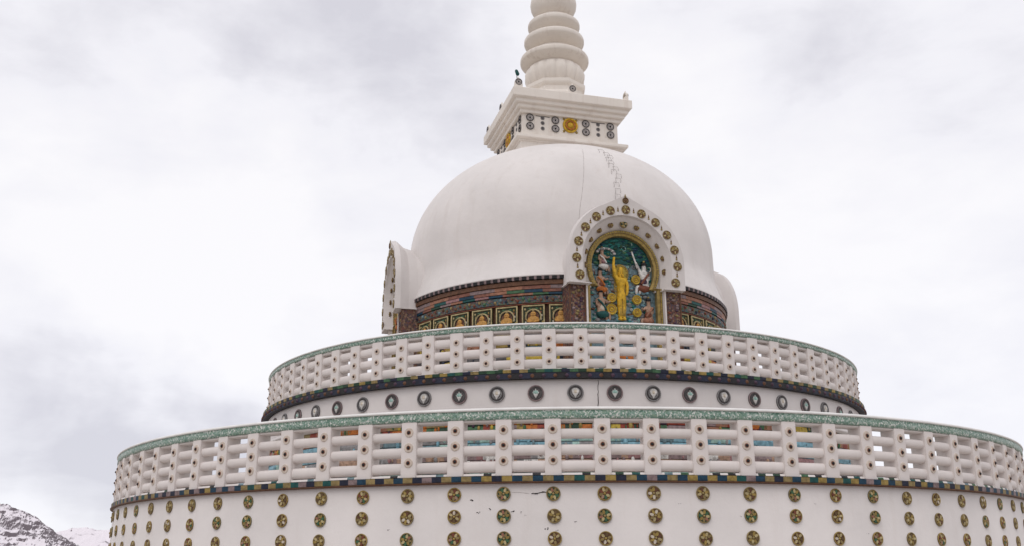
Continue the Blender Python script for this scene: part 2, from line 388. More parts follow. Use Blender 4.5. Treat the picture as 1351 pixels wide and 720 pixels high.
# balustrades
def knob_mesh(r):
    b = MB(); b.disc(r * .92, -.010, .004, K['knobcream'], n=16, r1=r * 1.05)
    b.ring(r * .84, r * .08, -.006, K['knobcream'], n=16, k=5)
    b.ring(r * .40, r * .10, -.010, K['salmon'], n=12, k=5)
    b.blob((0, -.010, 0), (r * .36, r * .4, r * .36), K['black'], 8, 5)
    return b.mesh('knob', False)
def balustrade(label, R, zf, rails, zpost, zgreen, zrim, pw, knz, kr, tv, tr, pd, zbeam):
    t_ = thing('stone_balustrade', label, 'balustrade')
    z0, z1 = zf, zpost
    b = MB(); b.box(-pw / 2, pw / 2, -.01, pd, z0, z1, WB, bev=.008)
    # raised flat face of the post
    b.box(-pw / 2 + .010, pw / 2 - .010, -.012, -.0101, z0 + .004, z1 - .006, WB)
    pm = b.mesh('post'); km = knob_mesh(kr)
    def post(t):
        o = link('post', pm, t_); o.location = (R * S * math.sin(t), -R * S * math.cos(t), 0); o.rotation_euler = (0, 0, t); return o
    for t in tv:
        p = post(t)
        for z in knz:
            k = link('knob', km, p); k.location = (0, -.012 * S, (z + H0) * S); k.rotation_euler = (0, random.uniform(0, 6), 0)
    for t in tr: post(t)
    for (a, c) in rails:
        h = (c - a) / 2 * .93; m = (a + c) / 2; pr = []
        for i in range(18):
            q = 2 * PI * i / 18; pr.append((R - pd * .40 + pd * .37 * math.copysign(abs(math.cos(q)) ** .55, math.cos(q)), m + h * math.copysign(abs(math.sin(q)) ** .9, math.sin(q))))
        b = MB(); b.lathe(pr, WB, n=360, closed=True); link('rail', b.mesh('rail'), t_)
    b = MB(); b.lathe([(R - pd * .8, zbeam), (R - .006, zbeam + .004), (R - .004, zpost - .001), (R - pd * .8, zpost - .001)], WB, n=256, closed=True); link('top_beam', b.mesh('top_beam'), t_)
    b = MB(); b.lathe([(R - pd - .01, zpost - .004), (R + .012, zpost), (R + .020, zpost + .008), (R + .020, zgreen), (R - pd - .02, zgreen)], GREEN, n=256, closed=True)
    link('coping', b.mesh('coping'), t_)
    b = MB(); b.lathe([(R - pd - .03, zgreen + .001), (R + .024, zgreen + .001), (R + .036, zgreen + .010), (R + .030, zrim - .012), (R + .006, zrim), (R - pd, zrim), (R - pd - .03, zrim - .015)], RIMW, n=256, closed=True)
    link('coping_cap', b.mesh('coping_cap'), t_)
    return t_
v1, r1 = ths(ph1, d1, -16, 16, 89)
bl1 = balustrade('larger lower white balustrade of posts and three rounded rails above the studded wall', 8.345, 1.022,
           [(1.457, 1.583), (1.263, 1.394), (1.060, 1.207)], 1.690, 1.792, 1.832, .194, [1.5654, 1.3815, 1.1977], .058, v1, r1, .21, 1.660)
ph2, d2 = -.07236, .08141
v2, r2 = ths(ph2, d2, -15, 16, 77)
bl2 = balustrade('smaller upper white balustrade of posts and rounded rails around the foot of the dome', 5.835, 2.785,
           [(3.191, 3.337), (3.002, 3.144), (2.808, 2.956)], 3.402, 3.466, 3.500, .205, [3.2505, 3.076, 2.9015], .050, v2, r2, .18, 3.362)
# dark painted arcs along the foot of the rails
def foot_marks(R, z, ph, d, parent, h_):
    n = int(round(2 * PI / d)) * 12; seq = {}
    def f(j, i):
        if i != 1: return WB
        k = int(((2 * PI * (j + .5) / n - ph) / d % 1) * 12); q = (int((2 * PI * (j + .5) / n - ph) // d), k // 5)
        if k in (3, 4, 7, 8): return seq.setdefault(q, random.choice([K['darkgreen'], K['black'], K['teal'], K['green'], K['bluegrey']]))
        return WB
    b = MB(); b.lathe([(R - .08, z), (R, z + .002), (R - .012, z + h_), (R - .08, z + h_ + .004)], WB, n=n, smooth=False, mats=f)
    link('foot_moulding', b.mesh('foot_moulding'), parent)
foot_marks(8.343, 1.024, ph1, d1, bl1, .028)
foot_marks(5.833, 2.787, ph2, d2, bl2, .018)

# upper wall with lotus medallions
b = MB(); b.lathe([(5.838, 2.17), (5.842, 2.60), (5.82, 2.64)], W, n=220); uw = link('upper_wall', b.mesh('upper_wall'), st)
b = MB(); b.lathe([(5.838, 2.17), (5.875, 2.165), (5.88, 2.12), (5.80, 2.10)], W, n=220); link('wall_moulding', b.mesh('wall_moulding'), st)
def lotus_medallion(teal):
    r = .121; b = MB()
    b.disc(r * .95, -.012, .01, K['darkgrey'], n=28, r1=r)
    b.ring(r * .92, r * .085, -.014, K['grey'] if not teal else K['mauve'], n=28)
    b.ring(r * .72, r * .05, -.016, K['darkgrey'], n=28)
    if not teal: b.ring(r * .55, r * .11, -.012, K['grey'], n=22)
    pts = [(0, -.62), (.16, -.36), (.30, -.08), (.42, .14), (.30, .12), (.26, .36), (.13, .26), (0, .60), (-.13, .26), (-.26, .36), (-.30, .12), (-.42, .14), (-.30, -.08), (-.16, -.36)]
    if not teal: pts = [(0, -.66), (.14, -.38), (.34, -.12), (.44, .16), (.36, .40), (.16, .56), (0, .58), (-.16, .56), (-.36, .40), (-.44, .16), (-.34, -.12), (-.14, -.38)]
    b.prism([(x * r, z * r) for x, z in pts], -.030, -.010, K['white'])
    b.blob((0, -.028, r * .12), (r * .20, .014, r * .24), K['paleteal'] if teal else K['cream'], 10, 6)
    for s_ in (-1, 1): b.blob((s_ * r * .22, -.024, r * .06), (r * .12, .012, r * .2), K['paleteal'] if teal else K['white'], 8, 5)
    return b.mesh('lotus_medallion', False)
LM = [lotus_medallion(False), lotus_medallion(True)]
ph3, d3 = -.10707, .0995
v3, r3 = ths(ph3, d3, -13, 15, 63)
for k, t in enumerate(v3 + r3): put('lotus_medallion', LM[1 if k % 2 else 0], uw, 5.842, t, 2.4294)
crack('crack', [(.0504, 2.624), (.0500, 2.45), (.0485, 2.2)], 5.842, .004, K['crack'], uw)
# painted relief between the terrace floor and the white wall (seen through the rails)
def relief_ring(name, R, rows, parent, n, cx=0.):
    b = MB()
    for z0, z1, cols, wmin, wmax in rows:
        h = z1 - z0; lv = max(1, int(round(h / .13)))
        for q in range(lv):
            a, c = z0 + h * q / lv, z0 + h * (q + 1) / lv
            seq = []
            while len(seq) < n: seq += [random.choice(cols)] * random.randint(wmin, wmax)
            amp = [random.uniform(.0, .03) for _ in range(n)]
            b.lathe([(R - .04, a), (R, a + .006), (R + .012, (a + c) / 2), (R, c - .006), (R - .04, c)], K[cols[0]], n=n, smooth=False, mats=lambda j, i: K[seq[j]], cx=cx)
        for j in range(n):      # little raised leaves and figures
            t = 2 * PI * (j + random.random()) / n; z = random.uniform(z0 + .03, z1 - .03)
            r_ = random.uniform(.018, .04)
            b.blob((cx + (R + .008) * math.sin(t), -(R + .008) * math.cos(t), z), (r_ * random.uniform(.5, 1), r_ * .7, r_ * random.uniform(.8, 1.8)), K[random.choice(cols)], 6, 4)
    link(name, b.mesh(name), parent)
relief_ring('painted_relief', 5.80, [(1.86, 2.10, ['orange', 'gold', 'green', 'red', 'salmon', 'yellow', 'purple', 'orange', 'oldgold', 'darkgreen', 'mauve', 'red', 'green'], 1, 3),
                                     (1.60, 1.86, ['sky', 'bluegrey', 'sky', 'paleteal', 'grey', 'sky'], 2, 7),
                                     (1.36, 1.60, ['mauve', 'skin', 'grey', 'pink', 'white', 'mauve'], 1, 3), (1.04, 1.36, ['teal', 'green', 'grey', 'paleteal', 'blue'], 2, 6)], uw, 360)
# bands under the upper balustrade
def scallop_band():
    n = 220; b = MB()
    b.lathe([(5.80, 2.637), (5.93, 2.640), (5.925, 2.722), (5.80, 2.724)], K['black'], n=n, smooth=False, mats=lambda j, i: K['navy'] if j % 2 else K['black'])
    for j in range(n):
        t = 2 * PI * j / n; b2 = (5.926 * math.sin(t), -5.926 * math.cos(t), 2.676)
        r_ = .034
        b.blob(b2, (r_, r_ * .5, r_ * .9), K['purple'] if j % 2 else K['brown'], 7, 5)
    return link('scalloped_band', b.mesh('scalloped_band'), st)
scallop_band()
band('mosaic_band', 5.90, 5.925, 2.7245, 2.782, 300, [[K['darkgreen'], K['teal'], K['darkgreen'], K['navy']], [K['oldgold'], K['gold'], K['green'], K['oldgold']]], st)

# ---- dome drum with painted frieze
DX = .07
b = MB(); b.lathe([(3.30, 2.79), (3.30, 4.88)], K['brown'], n=128, cx=DX - .07); fz = link('frieze', b.mesh('frieze'), st)
GAP = .25
QS = [0, 1, 2, 3]
def arcs(b, prof, m, nper, **kw):
    for q in QS:
        t0 = FA + q * PI / 2 + GAP
        b.lathe(prof, m, th0=t0, th1=t0 + PI / 2 - 2 * GAP, n=nper, **kw)

def rowring(b, z0, z1, R, n, seqf, prot=.02):
    arcs(b, [(R - prot - .06, z0 + .001), (R, z0 + .006), (R, z1 - .006), (R - prot - .06, z1 - .001)], K['brown'], n // 6, smooth=False, cx=DX, mats=seqf)
blkc = ['blue', 'brick', 'darkgreen', 'mauve', 'salmon', 'teal', 'pink', 'blue', 'brick', 'salmon', 'green']
for q_ in range(4):
    QS[:] = [q_]
    b = MB(); rowring(b, 4.80, 4.888, 3.425, 128, lambda j, i: K['brown'], .06)
    rowring(b, 4.727, 4.8005, 3.405, 128, lambda j, i: [K['mauve'], K['salmon'], K['brick']][(j // 3) % 3], .05)
    rowring(b, 4.665, 4.7275, 3.412, 11 * 6, lambda j, i: K[blkc[(j + 3) % len(blkc)]], .05)
    rowring(b, 4.618, 4.6655, 3.409, 13 * 6, lambda j, i: K[blkc[j % len(blkc)]], .05)
    link('block_course', b.mesh('block_course'), fz)
    b = MB(); rowring(b, 4.475, 4.612, 3.395, 160, lambda j, i: DARKM, .04)
    for j in range(34):
        t = FA + q_ * PI / 2 + GAP + (PI / 2 - 2 * GAP) * (j + .5) / 34
        b.blob((DX + 3.397 * math.sin(t), -3.397 * math.cos(t), 4.545 + .018 * (-1) ** j), (.03, .02, .03), K[random.choice(['bluegrey', 'redbrown', 'green', 'mauve', 'oldgold', 'navy', 'brown'])], 7, 5)
    link('floral_course', b.mesh('floral_course'), fz)
    b = MB(); rowring(b, 4.445, 4.472, 3.40, 128, lambda j, i: K['redbrown'], .04); link('red_moulding', b.mesh('red_moulding'), fz)
QS[:] = [0, 1, 2, 3]
relief_ring('painted_relief', 3.36, [(3.70, 3.98, ['orange', 'gold', 'navy', 'salmon', 'black', 'yellow', 'oldgold'], 2, 6), (3.3, 3.70, ['navy', 'black', 'bluegrey', 'orange', 'yellow', 'darkgrey'], 3, 9),
                                     (2.82, 3.3, ['darkgreen', 'grey', 'brown', 'mauve'], 2, 6)], fz, 200, DX)
# framed panels with a seated golden figure
def icon_panel():
    b = MB(); hw, z0, z1 = .205, 4.03, 4.435; y = 0
    b.box(-hw, hw, y, y + .03, z0, z1, K['olive'])
    for (x0, x1, a, c) in ((-hw, -hw + .022, z0, z1), (hw - .022, hw, z0, z1), (-hw + .022, hw - .022, z1 - .022, z1), (-hw + .022, hw - .022, z0, z0 + .022)):
        b.box(x0, x1, y - .018, y - .001, a, c, K['palegold'])
    b.ring(.135, .016, y - .006, K['palegold'], cz=4.22, n=22, k=5, a0=-.5, a1=PI + .5)
    b.disc(.118, y - .006, y + .0, K['brown'], cz=4.22, n=22)
    b.ring(.112, .008, y - .008, K['black'], cz=4.22, n=22, k=4)
    for s_ in (-1, 1):
        for q in range(5):
            b.blob((s_ * random.uniform(.13, .17), y - .004, 4.12 + .06 * q), (.018, .012, .024), K[random.choice(['green', 'palegold', 'oldgold', 'cream', 'redbrown', 'gold'])], 6, 4)
    b.blob((-.06, y - .004, 4.37), (.035, .012, .018), K['green'], 7, 5); b.blob((.06, y - .004, 4.37), (.035, .012, .018), K['green'], 7, 5)
    return b.mesh('icon_panel')
def golden_icon():
    b = MB(); y = -.012
    b.blob((0, y, 4.262), (.050, .034, .058), K['icongold'], 12, 9)
    b.blob((0, y, 4.322), (.028, .024, .026), K['oldgold'], 8, 6)
    b.blob((0, y, 4.165), (.092, .036, .075), K['icongold'], 12, 8)
    b.blob((0, y, 4.09), (.14, .04, .036), K['salmon'], 12, 7)
    for s_ in (-1, 1):
        b.tube([(s_ * .076, y, 4.20), (s_ * .10, y - .012, 4.14), (s_ * .02, y - .035, 4.12)], .018, K['icongold'], 6)
        b.blob((s_ * .018, y - .032, 4.27), (.008, .005, .005), K['brown'], 5, 4)
    b.blob((0, y - .032, 4.236), (.015, .005, .005), K['redbrown'], 5, 4)
    return b.mesh('seated_golden_figure')
ipm, gim = icon_panel(), golden_icon()
for qd in range(4):
    for k in range(7):
        t = FA + .353 + .1442 * k + qd * PI / 2
        o = link('icon_panel', ipm, fz); o.rotation_euler = (0, 0, t); R = 3.385
        o.location = ((DX + R * math.sin(t)) * S, -R * math.cos(t) * S, 0)
        o2 = link('seated_golden_figure', gim, fz); o2.location = o.location; o2.rotation_euler = o.rotation_euler

# dome shell
def dome_r(z):
    if z >= 6.1: return 3.23 * max(0, 1 - ((z - 6.1) / 2.5) ** 2.12) ** (1 / 2.12)
    if z > 5.55: return 3.23 + .015 * (6.1 - z)
    return 3.238 + (.215) * ((5.55 - z) / .6) ** 1.25
prof = [(3.36, 4.955), (dome_r(4.96) + .0, 4.958)] + [(dome_r(z), z) for z in [4.99, 5.05, 5.1, 5.15, 5.2, 5.3, 5.4, 5.5, 5.6, 5.8]]
prof += [(dome_r(6.1 + 2.5 * math.sin(a / 60 * PI / 2) ** 1), 6.1 + 2.5 * math.sin(a / 60 * PI / 2)) for a in range(0, 60)] + [(.02, 8.6)]
b = MB(); k5 = [i for i, p_ in enumerate(prof) if p_[1] >= 5.3][0]
b.lathe(prof[k5:], WD, n=160, cx=DX)
arcs(b, prof[:k5 + 1], WD, 40, cx=DX); dm = link('dome', b.mesh('dome'), st)
nn = 81
for q_ in range(4):
    QS[:] = [q_]; b = MB(); arcs(b, [(3.30, 4.892), (3.450, 4.896), (3.455, 4.954), (3.30, 4.954)], K['black'], nn, smooth=False, cx=DX, mats=lambda j, i: K['black'] if j % 3 else K['mauve'])
    link('dentil_course', b.mesh('dentil_course'), dm)
QS[:] = [0, 1, 2, 3]

# inverse helper for marks on the dome (bearing/height pairs measured once, stored here)
LINEC = DOMELINE = [(.150, 7.85), (.123, 7.40), (.111, 7.14), (.097, 6.85), (.084, 6.59), (.070, 6.34), (.061, 6.08), (.055, 5.8)]
crack('crack', DOMELINE, 0, .0026, K['linecrack'], dm, prof=dome_r, dx=DX)
def rung(t, z, w_):
    P = []
    for u, h, o_ in [(-w_ / 2, -.05, -.003), (-w_ / 2, -.05, .022), (-w_ / 2, .035, .024), (w_ / 2, .035, .024), (w_ / 2, -.03, .022), (w_ / 2, -.03, -.003)]:
        zz = z + h; r = dome_r(zz); tt = t + u / r; rad = r + o_
        P.append((DX + rad * math.sin(tt), -rad * math.cos(tt), zz + o_ * .8))
    b = MB(); b.tube(P, .0036, K['linecrack'], 5); link('rung', b.mesh('rung'), dm)
for t, z in [(.300, 7.80), (.325, 7.70), (.338, 7.61), (.312, 7.52), (.318, 7.42), (.306, 7.33), (.332, 7.25), (.310, 7.16), (.335, 7.06), (.322, 6.95), (.304, 6.84), (.306, 6.70), (.300, 6.57)]: rung(t, z, .105)
# ---- niches
def arch_pts(r, zc, side, zb, n=40, neck=None):
    # arch outline (u,z) from bottom left over the top to bottom right; circle of radius r joined to vertical sides
    if neck is None:
        pts = [(-side, zb)]
        a0 = PI if side >= r - 1e-6 else PI - math.acos(side / r) * -1
        for i in range(n + 1):
            a = PI - PI * i / n; pts.append((r * math.cos(a), zc + r * math.sin(a)))
        pts.append((side, zb)); return pts
    a = math.asin((neck[1] - zc) / r)            # neck height below centre: a negative
    pts = [(-neck[2], zb), (-neck[2], neck[1])] + ([(-r * math.cos(a), neck[1])])
    for i in range(1, n): q = PI - a - (PI - 2 * a) * i / n; pts.append((r * math.cos(q), zc + r * math.sin(q)))
    pts += [(r * math.cos(a), neck[1]), (neck[2], neck[1]), (neck[2], zb)]
    return pts
def loft(b, A, ya, B, yb, m, smooth=True):
    n = len(A); vs = [(x, ya, z) for x, z in A] + [(x, yb, z) for x, z in B]
    b.add(vs, [(i, i + 1, n + i + 1, n + i) for i in range(n - 1)], m, smooth)
def niche(phi, push=0., lift=0.):
    root = link('niche', None, st); root.location = (push * S * math.sin(phi), -push * S * math.cos(phi), lift * S); root.rotation_euler = (0, 0, phi)
    ZB = 4.715; a1 = 3.70
    out = [(x, z + (.13 * max(0, 1 - abs(x) / .45) ** 1.6 if z > 5.5 else 0)) for x, z in arch_pts(1.11, 5.17, 1.11, ZB, 60)]; inn = arch_pts(.862, 5.17, .862, ZB, 60)
    b = MB()
    out2 = [(x * .985, z + (-.015 if z > 5 else 0)) for x, z in out]
    loft(b, out, -a1, inn, -a1, W, False)
    loft(b, out, -a1, [(x * 1.02, z + (.02 if z > 5.2 else 0)) for x, z in out], -a1 + .10, W, True)
    shr = lambda f, dz: [(x * f, z - (dz if z > 5.2 else dz * max(0, (z - 4.9) / .3))) for x, z in out]
    sec = [([(x * 1.02, z + (.02 if z > 5.2 else 0)) for x, z in out], -a1 + .10), (shr(.995, .03), -a1 + .17), (shr(.96, .12), -a1 + .27), (shr(.955, .17), -a1 + .45), (shr(.97, .16), -3.0), (shr(.97, .16), -2.0)]
    for (A_, ya), (B_, yb) in zip(sec, sec[1:]): loft(b, A_, ya, B_, yb, W, True)
    # splayed inner reveal down to the gold frame
    gi = arch_pts(.705, 5.10, .705, ZB, 60)
    loft(b, inn, -a1, [(x * .96, z - (.02 if z > 5 else 0)) for x, z in inn], -a1 + .05, W, True)
    loft(b, [(x * .96, z - (.02 if z > 5 else 0)) for x, z in inn], -a1 + .05, gi, -3.47, W, True)
    # flat soffit under the two feet of the arch
    for s_ in (-1, 1):
        b.box(min(s_ * .70, s_ * 1.11), max(s_ * .70, s_ * 1.11), -a1 + .002, -3.3, ZB - .001, ZB + .012, W)
        b.box(min(s_ * .615, s_ * .76), max(s_ * .615, s_ * .76), -3.455, -3.25, ZB - .0, 5.2, W)
    link('niche_hood', b.mesh('niche_hood'), root)
    # carved pilasters
    for s_ in (-1, 1):
        b = MB(); x0, x1 = sorted((s_ * .765, s_ * 1.075)); b.box(x0, x1, -3.56, -3.2, 2.8, ZB - .002, PILM)
        for q in range(16):
            b.blob(((x0 + x1) / 2 + random.uniform(-.09, .09), -3.562, 3.95 + q * .047), (.035, .022, .026), K[random.choice(['brown', 'redbrown', 'oldgold', 'mauve', 'purple'])], 7, 5)
        for xx in (x0 + .012, x1 - .012): b.box(xx - .012, xx + .012, -3.572, -3.5605, 2.8, ZB - .003, K['brown'])
        link('pilaster', b.mesh('pilaster'), root)
        b = MB(); x0, x1 = sorted((s_ * .738, s_ * .764)); b.box(x0, x1, -3.60, -3.25, 2.8, ZB - .003, W); link('jamb', b.mesh('jamb'), root)
    # gold frame
    go = arch_pts(.70, 5.10, 0, 2.8, neck=(0, 4.775, .736)); g2 = arch_pts(.655, 5.10, 0, 2.8, neck=(0, 4.765, .695)); g3 = arch_pts(.605, 5.10, 0, 2.8, neck=(0, 4.745, .645))
    b = MB(); loft(b, go, -3.46, [(x * .99, z) for x, z in go], -3.51, K['gold'], False); loft(b, [(x * .99, z) for x, z in go], -3.51, g2, -3.51, K['oldgold'], False)
    loft(b, g2, -3.51, g2, -3.49, K['brown'], False); loft(b, g2, -3.495, g3, -3.48, K['gold'], False); loft(b, g3, -3.48, g3, -3.36, K['oldgold'], False)
    m = 62
    for i in range(m):          # beading
        q = PI * 1.28 * i / (m - 1) - PI * .14; b.blob((.676 * math.cos(q), -3.512, 5.10 + .676 * math.sin(q)), (.013, .012, .013), K['yellow'], 6, 4)
    for s_ in (-1, 1):
        for q in range(22): b.blob((s_ * .715, -3.512, 4.06 + q * .032), (.011, .010, .011), K['yellow'], 6, 4)
    link('gold_frame', b.mesh('gold_frame'), root)
    # back panel
    b = MB(); pn = g3
    vs = [(x, -3.385, z) for x, z in pn]; b.add(vs, [tuple(range(len(vs)))], K['bluegrey'])
    link('relief_panel', b.mesh('relief_panel'), root)
    # medallions round the arch
    for k in range(-6, 7):
        q = k * .3175; u, z = .972 * math.sin(q), 5.165 + .972 * math.cos(q)
        o = link('arch_medallion', AM, root); o.location = (u * S, -3.702 * S, (z + H0) * S); o.rotation_euler = (0, random.uniform(0, 3), 0)
        if k < 6:
            q2 = q + .159; u, z = .972 * math.sin(q2), 5.165 + .972 * math.cos(q2)
            o = link('arch_drop', AD, root); o.location = (u * S, -3.702 * S, (z + H0) * S); o.rotation_euler = (0, 0, 0)
    for k in range(-5, 6):
        q = k * .335; u, z = .775 * math.sin(q), 5.145 + .755 * math.cos(q)
        o = link('reveal_medallion', RM if k else RM0, root); o.location = (u * S, -3.575 * S, (z + H0) * S)
        o.rotation_euler = Matrix.Rotation(0, 3, 'Z').to_euler()
    b = MB(); b.disc(.060, -.014, .02, K['oldgold'], n=16); b.ring(.05, .010, -.018, K['brown'], n=14); b.blob((0, -.012, 0), (.030, .018, .030), K['brown'], 8, 5)
    b.tube([(0, .0, .05), (0, 0, .085), (0, 0, .13)], [.026, .018, .004], K['oldgold'], 6)
    o = link('arch_finial', b.mesh('arch_finial', False), root); o.location = (0, -3.70 * S, (6.31 + H0) * S)
    return root
AM = wheel_medallion('arch_medallion', .084, [K['brown'], K['oldgold'], K['palegold'], K['brown'], K['gold'], K['palegold'], K['oldgold'], K['gold']], depth=.022)
RM = wheel_medallion('reveal_medallion', .052, [K['brown'], K['oldgold'], K['gold'], K['brown'], K['oldgold']], petals=6)
RM0 = wheel_medallion('reveal_medallion', .075, [K['brown'], K['oldgold'], K['palegold'], K['darkgreen'], K['gold']], petals=8)
b = MB(); b.blob((0, 0, -.022), (.020, .014, .020), K['oldgold'], 8, 5); b.blob((0, 0, .012), (.014, .012, .018), K['brown'], 8, 5); b.blob((0, 0, .040), (.006, .008, .018), K['oldgold'], 6, 5)
AD = b.mesh('arch_drop', False)
niches = [niche(FA), niche(FA - PI / 2 - .055, -.10, .04), niche(FA + PI / 2), niche(FA + PI)]
for n_, lb in zip(niches, ['niche facing the front with a standing golden figure in relief', None, None, None]):
    if lb: n_['label'] = lb
root = niches[0]
panel = [c for c in root.children if c.name.startswith('relief_panel')][0]
# ---- reliefs inside the front niche.  skinned figures: one continuous body each
def skin_fig(name, verts, edges, radii, m, parent, lv=1):
    me = bpy.data.meshes.new(name); me.from_pydata([((x) * S, y * S, (z + H0) * S) for x, y, z in verts], edges, [])
    o = link(name, me, parent); me.materials.append(m)
    md = o.modifiers.new('Skin', 'SKIN'); md.use_smooth_shade = True
    for i, r in enumerate(radii):
        sv = me.skin_vertices[0].data[i]; rr = r if isinstance(r, tuple) else (r, r); sv.radius = (rr[0] * S, rr[1] * S)
    me.skin_vertices[0].data[0].use_root = True
    sb = o.modifiers.new('Sub', 'SUBSURF'); sb.levels = lv; sb.render_levels = lv
    return o
Y = -3.42
def standing(cx, sx=.78):
    V = [(0, 4.62), (0, 4.74), (0, 4.86), (0, 4.93), (0, 5.0), (0, 5.07), (0, 5.13),       # pelvis..head
         (-.11, 4.90), (-.165, 5.02), (-.19, 5.14), (-.17, 5.25), (-.165, 5.30),            # raised arm
         (.11, 4.90), (.145, 4.78), (.13, 4.66), (.10, 4.60),                               # lowered arm
         (-.045, 4.55), (-.045, 4.38), (-.04, 4.20), (-.04, 4.155), (.045, 4.55), (.045, 4.38), (.04, 4.20), (.04, 4.155)]
    V = [(cx + x * sx, Y - (.05 if 7 <= i <= 15 else .02), z) for i, (x, z) in enumerate(V)]
    V[19] = (cx - .045, Y - .07, 4.155); V[23] = (cx + .045, Y - .07, 4.155)
    E = [(0, 1), (1, 2), (2, 3), (3, 4), (4, 5), (5, 6), (2, 7), (7, 8), (8, 9), (9, 10), (10, 11), (2, 12), (12, 13), (13, 14), (14, 15), (0, 16), (16, 17), (17, 18), (18, 19), (0, 20), (20, 21), (21, 22), (22, 23)]
    R = [.062, .055, .068, .038, .052, .055, .035, .04, .034, .028, .022, .024, .04, .032, .026, .022, .058, .045, .028, .022, .058, .045, .028, .022]
    return V, E, R
V, E, R = standing(-.035)
skin_fig('standing_golden_figure', V, E, R, K['richgold'], panel, 2)
b = MB()   # long robe, halo behind the head, face and topknot
pts = [(-.10, 4.93), (-.125, 4.80), (-.11, 4.62), (-.13, 4.40), (-.115, 4.22), (.045, 4.20), (.075, 4.40), (.06, 4.62), (.07, 4.80), (.035, 4.93)]
b.prism([(-.035 + (x + .03) * .74, z) for x, z in pts], Y - .045, Y + .03, K['richgold'])
for x in (-.072, -.048, -.024, .0, .022): b.tube([(x - .01, Y - .05, 4.90), (x, Y - .055, 4.62), (x - .005, Y - .052, 4.23)], .007, K['gold'], 5)
b.blob((-.035, Y - .01, 4.18), (.08, .05, .026), K['richgold'], 12, 6)
link('robe', b.mesh('robe'), panel)
b = MB(); b.prism([(-.03 + .125 * math.cos(q * PI / 12), 4.80 + .34 * math.sin(q * PI / 12)) for q in range(24)], Y + .012, Y + .034, K['gold']); b.disc(.155, Y + .0, Y + .03, K['yellow'], cx=-.03, cz=5.02, n=26); b.ring(.15, .012, Y, K['gold'], cx=-.03, cz=5.02)
for q in range(18): b.blob((-.03 + .125 * math.cos(q * PI / 9), Y - .004, 5.02 + .125 * math.sin(q * PI / 9)), (.014, .01, .014), K['gold'], 6, 4)
link('halo', b.mesh('halo'), panel)
b = MB()
for s_ in (-1, 1): b.blob((-.035 + s_ * .022, Y - .072, 5.015), (.010, .006, .005), K['brown'], 7, 4); b.blob((-.035 + s_ * .056, Y - .03, 5.0), (.010, .012, .026), K['richgold'], 6, 5)
b.blob((-.035, Y - .075, 4.995), (.009, .012, .018), K['richgold'], 6, 5); b.blob((-.035, Y - .070, 4.965), (.018, .006, .005), K['redbrown'], 7, 4)
b.blob((-.035, Y - .02, 5.075), (.054, .045, .034), K['oldgold'], 10, 6); b.blob((-.035, Y - .02, 5.115), (.024, .024, .024), K['oldgold'], 8, 6)
link('face', b.mesh('face'), panel)
# teal swirling background in the upper part
b = MB()
for q in range(260):
    a = random.uniform(0, PI); rr = .60 * math.sqrt(random.random()); u = rr * math.cos(a); z = 5.14 + rr * math.sin(a) * .92
    if rr > .57 or (abs(u + .05) < .12 and z < 5.28): continue
    if z < 5.22 and abs(u) < .35: continue
    b.blob((u, -3.388, z), (random.uniform(.03, .08), random.uniform(.014, .035), random.uniform(.012, .03)), K[random.choice(['teal', 'turq', 'darkgreen', 'turq', 'green', 'teal', 'blue'])], 8, 5)
up_arc = arch_pts(.60, 5.10, .60, 5.20)
vs = [(x, -3.392, z) for x, z in up_arc if z >= 5.19] ; b.add(vs, [tuple(range(len(vs)))], K['teal'])
link('leafy_ground', b.mesh('leafy_ground'), panel)
b = MB()  # grey swirling clouds low down and around
for q in range(330):
    u = random.uniform(-.58, .58); z = random.uniform(4.08, 5.15)
    b.blob((u, -3.388, z), (random.uniform(.03, .07), random.uniform(.012, .03), random.uniform(.012, .04)), K[random.choice(['bluegrey', 'sky', 'grey', 'paleteal', 'bluegrey', 'turq', 'brown', 'bluegrey', 'grey'])], 8, 5)
for q in range(95):      # curls of cloud and foliage
    u = random.uniform(-.56, .56); z = random.uniform(4.08, 5.62)
    if abs(u + .035) < .13 and z < 5.3: continue
    if z > 5.1 and math.hypot(u, z - 5.10) > .55: continue
    b.ring(random.uniform(.018, .045), random.uniform(.007, .011), -3.398, K[random.choice(['sky', 'paleteal', 'grey', 'cream', 'turq', 'green', 'bluegrey'] if z < 5.2 else ['turq', 'teal', 'green', 'paleteal', 'turq'])], cx=u, cz=z, n=10, k=5, a0=random.uniform(0, 6), a1=random.uniform(7, 10))
link('cloud_relief', b.mesh('cloud_relief'), panel)
b = MB()
for q in range(16):   # white canopy curling over the left figure
    a = PI * (.05 + .85 * q / 15); b.blob((-.30 + .17 * math.cos(a), Y + .005, 5.36 + .10 * math.sin(a)), (.035, .025, .022), K['grey' if q % 3 else 'white'], 8, 5)
link('canopy_relief', b.mesh('canopy_relief'), panel)
b = MB()
for (u, z, r_) in [(-.215, 4.56, .085), (-.225, 4.35, .10), (.27, 4.93, .085), (.275, 4.56, .085), (.27, 4.32, .082)]:
    b = MB(); b.disc(r_, Y - .01, Y + .035, K['richgold'], cx=u, cz=z, n=22); b.ring(r_ * .9, r_ * .12, Y - .012, K['yellow'], cx=u, cz=z, n=22); b.ring(r_ * .5, r_ * .1, Y - .014, K['gold'], cx=u, cz=z, n=18)
    b.blob((u, Y - .014, z), (r_ * .22, .02, r_ * .22), K['yellow'], 8, 5); link('gold_disc', b.mesh('gold_disc'), panel)
